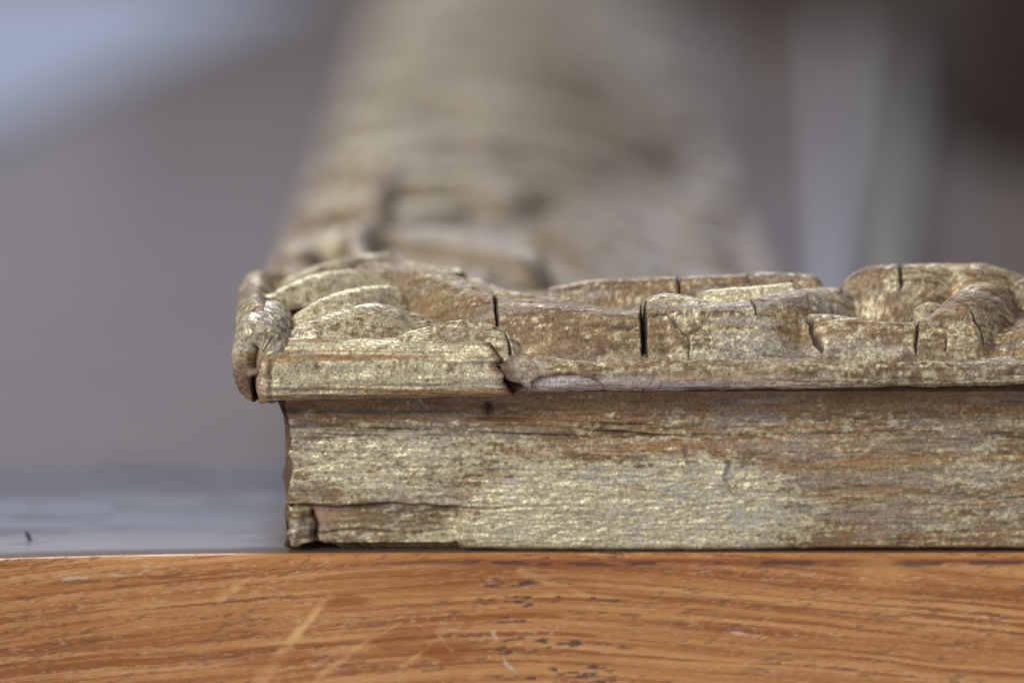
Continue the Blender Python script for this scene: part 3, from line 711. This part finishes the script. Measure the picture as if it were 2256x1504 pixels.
# ---- the same ornament along the other rails
def flipped(me, name):
    """mirror image across the mitre: runs along the left rail"""
    n = me.copy(); co_ = np.empty(len(n.vertices) * 3, np.float32); n.vertices.foreach_get("co", co_); co_ = co_.reshape(-1, 3)
    x, y = co_[:, 0].copy(), co_[:, 1].copy(); co_[:, 0] = X0 / 1000 + y; co_[:, 1] = x - X0 / 1000
    n.vertices.foreach_set("co", co_.reshape(-1)); n.flip_normals(); n.update(); n.name = name; return n
front_orn = RELIEF
side_orn = []
for o in front_orn:
    xs = [o.data.vertices[i].co.x * 1000 for i in range(0, len(o.data.vertices), 97)]
    nm = o.name.split(".")[0]
    if nm in ("leaf_lobe", "leaf_knob"): continue
    c = link(nm, flipped(o.data, "side_" + nm), SIDE); side_orn.append((c, sum(xs) / len(xs)))
PERIOD = 44.0
rep = [c for c, mx in side_orn if mx > XP(1400) and not c.name.startswith("relief_ground")]
for k in range(1, 2):
    for c in rep:
        d = c.copy(); sc.collection.objects.link(d); d.parent = SIDE; d.location = (0, k * PERIOD / 1000, 0)
repf = [o for o in front_orn if not o.name.startswith('relief_ground') and np.mean([o.data.vertices[i].co.x for i in range(0, len(o.data.vertices), 97)]) * 1000 > XP(1400)]
for k in range(1, 5):
    for o in repf:
        d = o.copy(); sc.collection.objects.link(d); d.parent = FRONT; d.location = (k * 46.0 / 1000, 0, 0)

# ---- broad leaves carved over the crest and inner slope of the left rail
def leaf_mesh(seed, a0, a1, run, hw, hh, gilt):
    rows = []
    for k in range(6):
        t = k / 5; a = a0 + (a1 - a0) * t
        rows.append((X0 + a, 60 + run * t ** 1.4, ground(a) + hh * .85 - .6 * t, hw * (.45 + .9 * math.sin(PI * (.15 + .75 * t))), hh))
    V, c, g = sweep(rows, step=.5, m=40, end=(hw * .6, hw * .8), seed=seed, gilt=gilt, rough=.4, groove=.25, flare=.5, front=1.0, ymin=-99, grey=1.0, orange=.05)
    c = mix(c, rgb(.30, .265, .20) if a1 < 56 else rgb(.21, .185, .165), .55 + 0 * g)
    return grid_mesh("acanthus_leaf", V, True, GILT, c, g)
leaves = [(leaf_mesh(41, 16, 52, 28, 5.2, 4.6, .42), 0), (leaf_mesh(42, 9, 30, -20, 4.2, 4.8, .05), 14), (leaf_mesh(43, 5, 22, 12, 3.4, 4.8, .40), 30), (leaf_mesh(44, 30, 60, -16, 4.8, 4.0, .12), 34), (leaf_mesh(45, 44, 62, 18, 3.6, 3.4, .34), 20)]
rng = np.random.default_rng(4)
for k in range(17):
    for me, off in leaves:
        if k == 0 and off == 0: continue
        o = link("acanthus_leaf", me, SIDE); sc_ = rng.uniform(.75, 1.25)
        yy = (k * 52 + off + rng.uniform(-14, 14) - 8) / 1000; xx = rng.uniform(-4, 4) / 1000
        o.scale = (1, sc_, rng.uniform(.97, 1.06)); o.location = (xx, yy + .06 * (1 - sc_), 0)

# ------------------------------------------------------------------ blurred things behind
def box_mesh(name, x0, x1, y0, y1, z0, z1, mat, bev=1.0):
    import bmesh
    bm = bmesh.new(); bmesh.ops.create_cube(bm, size=1)
    for v in bm.verts:
        v.co = Vector(((x0 + x1) / 2 + v.co.x * (x1 - x0), (y0 + y1) / 2 + v.co.y * (y1 - y0), (z0 + z1) / 2 + v.co.z * (z1 - z0))) / 1000
    bmesh.ops.bevel(bm, geom=list(bm.edges), offset=bev / 1000, segments=3, affect='EDGES', profile=.5)
    me = bpy.data.meshes.new(name); bm.to_mesh(me); bm.free(); me.materials.append(mat); return me

def T3(px, py, Z):
    """point of the level plane at height Z (mm) under photograph pixel px,py"""
    dy, dz = _ray(py); t = (Z - CZ) / dz
    return np.array([t * (px - PW / 2) / FPX, CY + t * dy, Z])
def bar(name, a, b, wd, z0, z1, mat):
    """flat strip from plan point a to plan point b"""
    d = np.array(b[:2]) - np.array(a[:2]); L = float(np.hypot(*d)); ang = math.atan2(d[1], d[0])
    o = link(name, box_mesh(name, 0, L, -wd / 2, wd / 2, z0, z1, mat, .8)); o.location = (a[0] / 1000, a[1] / 1000, 0); o.rotation_euler = (0, 0, ang); return o
PALE = plain_wood("pale_painted_wood", (.26, .255, .285), (.33, .325, .355), .5)
OLIVE = plain_wood("olive_stained_wood", (.055, .055, .035), (.085, .085, .055), .55)
UMBER = plain_wood("dark_umber_wood", (.018, .011, .008), (.04, .022, .015), .4)
o = bar("wooden_strip", T3(1822, 700, 6), T3(1850, 40, 6), 3.6, .05, 6, PALE)
o["label"] = "pale grey wooden strip lying inside the frame opening"; o["category"] = "strip"; o["group"] = "strips inside the frame"
o = bar("wooden_strip", T3(1950, 700, 6), T3(1990, 40, 6), 7.0, .05, 6, OLIVE)
o["label"] = "dark olive wooden strip right beside the pale grey one"; o["category"] = "strip"; o["group"] = "strips inside the frame"
q = T3(1560, 62, 0)
o = link("wooden_batten", box_mesh("wooden_batten", q[0], q[0] + 420, q[1], q[1] + 40, .05, 60, plain_wood("brown_batten_wood", (.05, .035, .026), (.085, .06, .045), .5), 2))
o["label"] = "blurred brown wooden batten across the far end of the frame opening"; o["category"] = "batten"
q = T3(760, 0, 0)  # unseen block added beyond the table to darken the tabletop reflection
o = link("reflection_block", box_mesh("reflection_block", q[0] - 130, q[0] + 10, 1420, 1620, -700, 120, plain_wood("reflection_block_brown", (.05, .04, .032), (.08, .065, .05), .6), 4))
o["label"] = "unseen dark brown cabinet behind the table, seen as a dim reflection left of the rail"; o["category"] = "block"
def sheet():  # added sheet; its pale blue stands in for window light reflected in the tabletop
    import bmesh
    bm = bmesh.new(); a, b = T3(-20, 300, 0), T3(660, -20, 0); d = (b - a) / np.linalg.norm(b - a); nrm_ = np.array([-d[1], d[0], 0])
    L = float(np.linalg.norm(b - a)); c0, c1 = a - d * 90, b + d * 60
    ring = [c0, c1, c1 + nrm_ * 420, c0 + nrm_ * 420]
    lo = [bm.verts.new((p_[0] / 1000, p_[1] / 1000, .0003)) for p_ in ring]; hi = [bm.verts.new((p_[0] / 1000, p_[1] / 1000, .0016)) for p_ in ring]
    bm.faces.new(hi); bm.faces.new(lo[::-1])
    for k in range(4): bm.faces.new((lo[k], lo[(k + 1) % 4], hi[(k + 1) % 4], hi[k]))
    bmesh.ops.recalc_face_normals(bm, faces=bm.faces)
    me = bpy.data.meshes.new("glow_sheet"); bm.to_mesh(me); bm.free()
    me.materials.append(plain_wood("pale_blue_glow", (.235, .275, .345), (.265, .305, .375), .8, (30, 30, 30), .05))
    o = link("glow_sheet", me); o["label"] = "added pale blue paper pad on the table behind the frame's left side"; o["category"] = "sheet"
sheet()
p = T3(2135, 345, 0)
bx = link("wooden_box", box_mesh("wooden_box", p[0], p[0] + 240, p[1], p[1] + 160, .05, 90, UMBER, 3))
bx["label"] = "very dark brown wooden box standing behind the frame opening"; bx["category"] = "box"

# ------------------------------------------------------------------ crumb on the table
import bmesh
def crumb():
    bm = bmesh.new(); bmesh.ops.create_icosphere(bm, subdivisions=2, radius=1)
    for v in bm.verts:
        k = .75 + .5 * float(vn(v.co.x * 2 + 5, v.co.y * 2 + v.co.z, 3)); v.co = Vector((v.co.x * .26 + v.co.z * -.22, v.co.y * .25, v.co.z * .55)) * k / 1000
    me = bpy.data.meshes.new("wood_crumb"); bm.to_mesh(me); bm.free(); me.materials.append(UMBER)
    o = link("wood_crumb", me); p = T3(62, 1176, .7); o.location = (p[0] / 1000, p[1] / 1000, .00045)
    o["label"] = "tiny dark crumb on the bare tabletop left of the frame"; o["category"] = "crumb"
crumb()
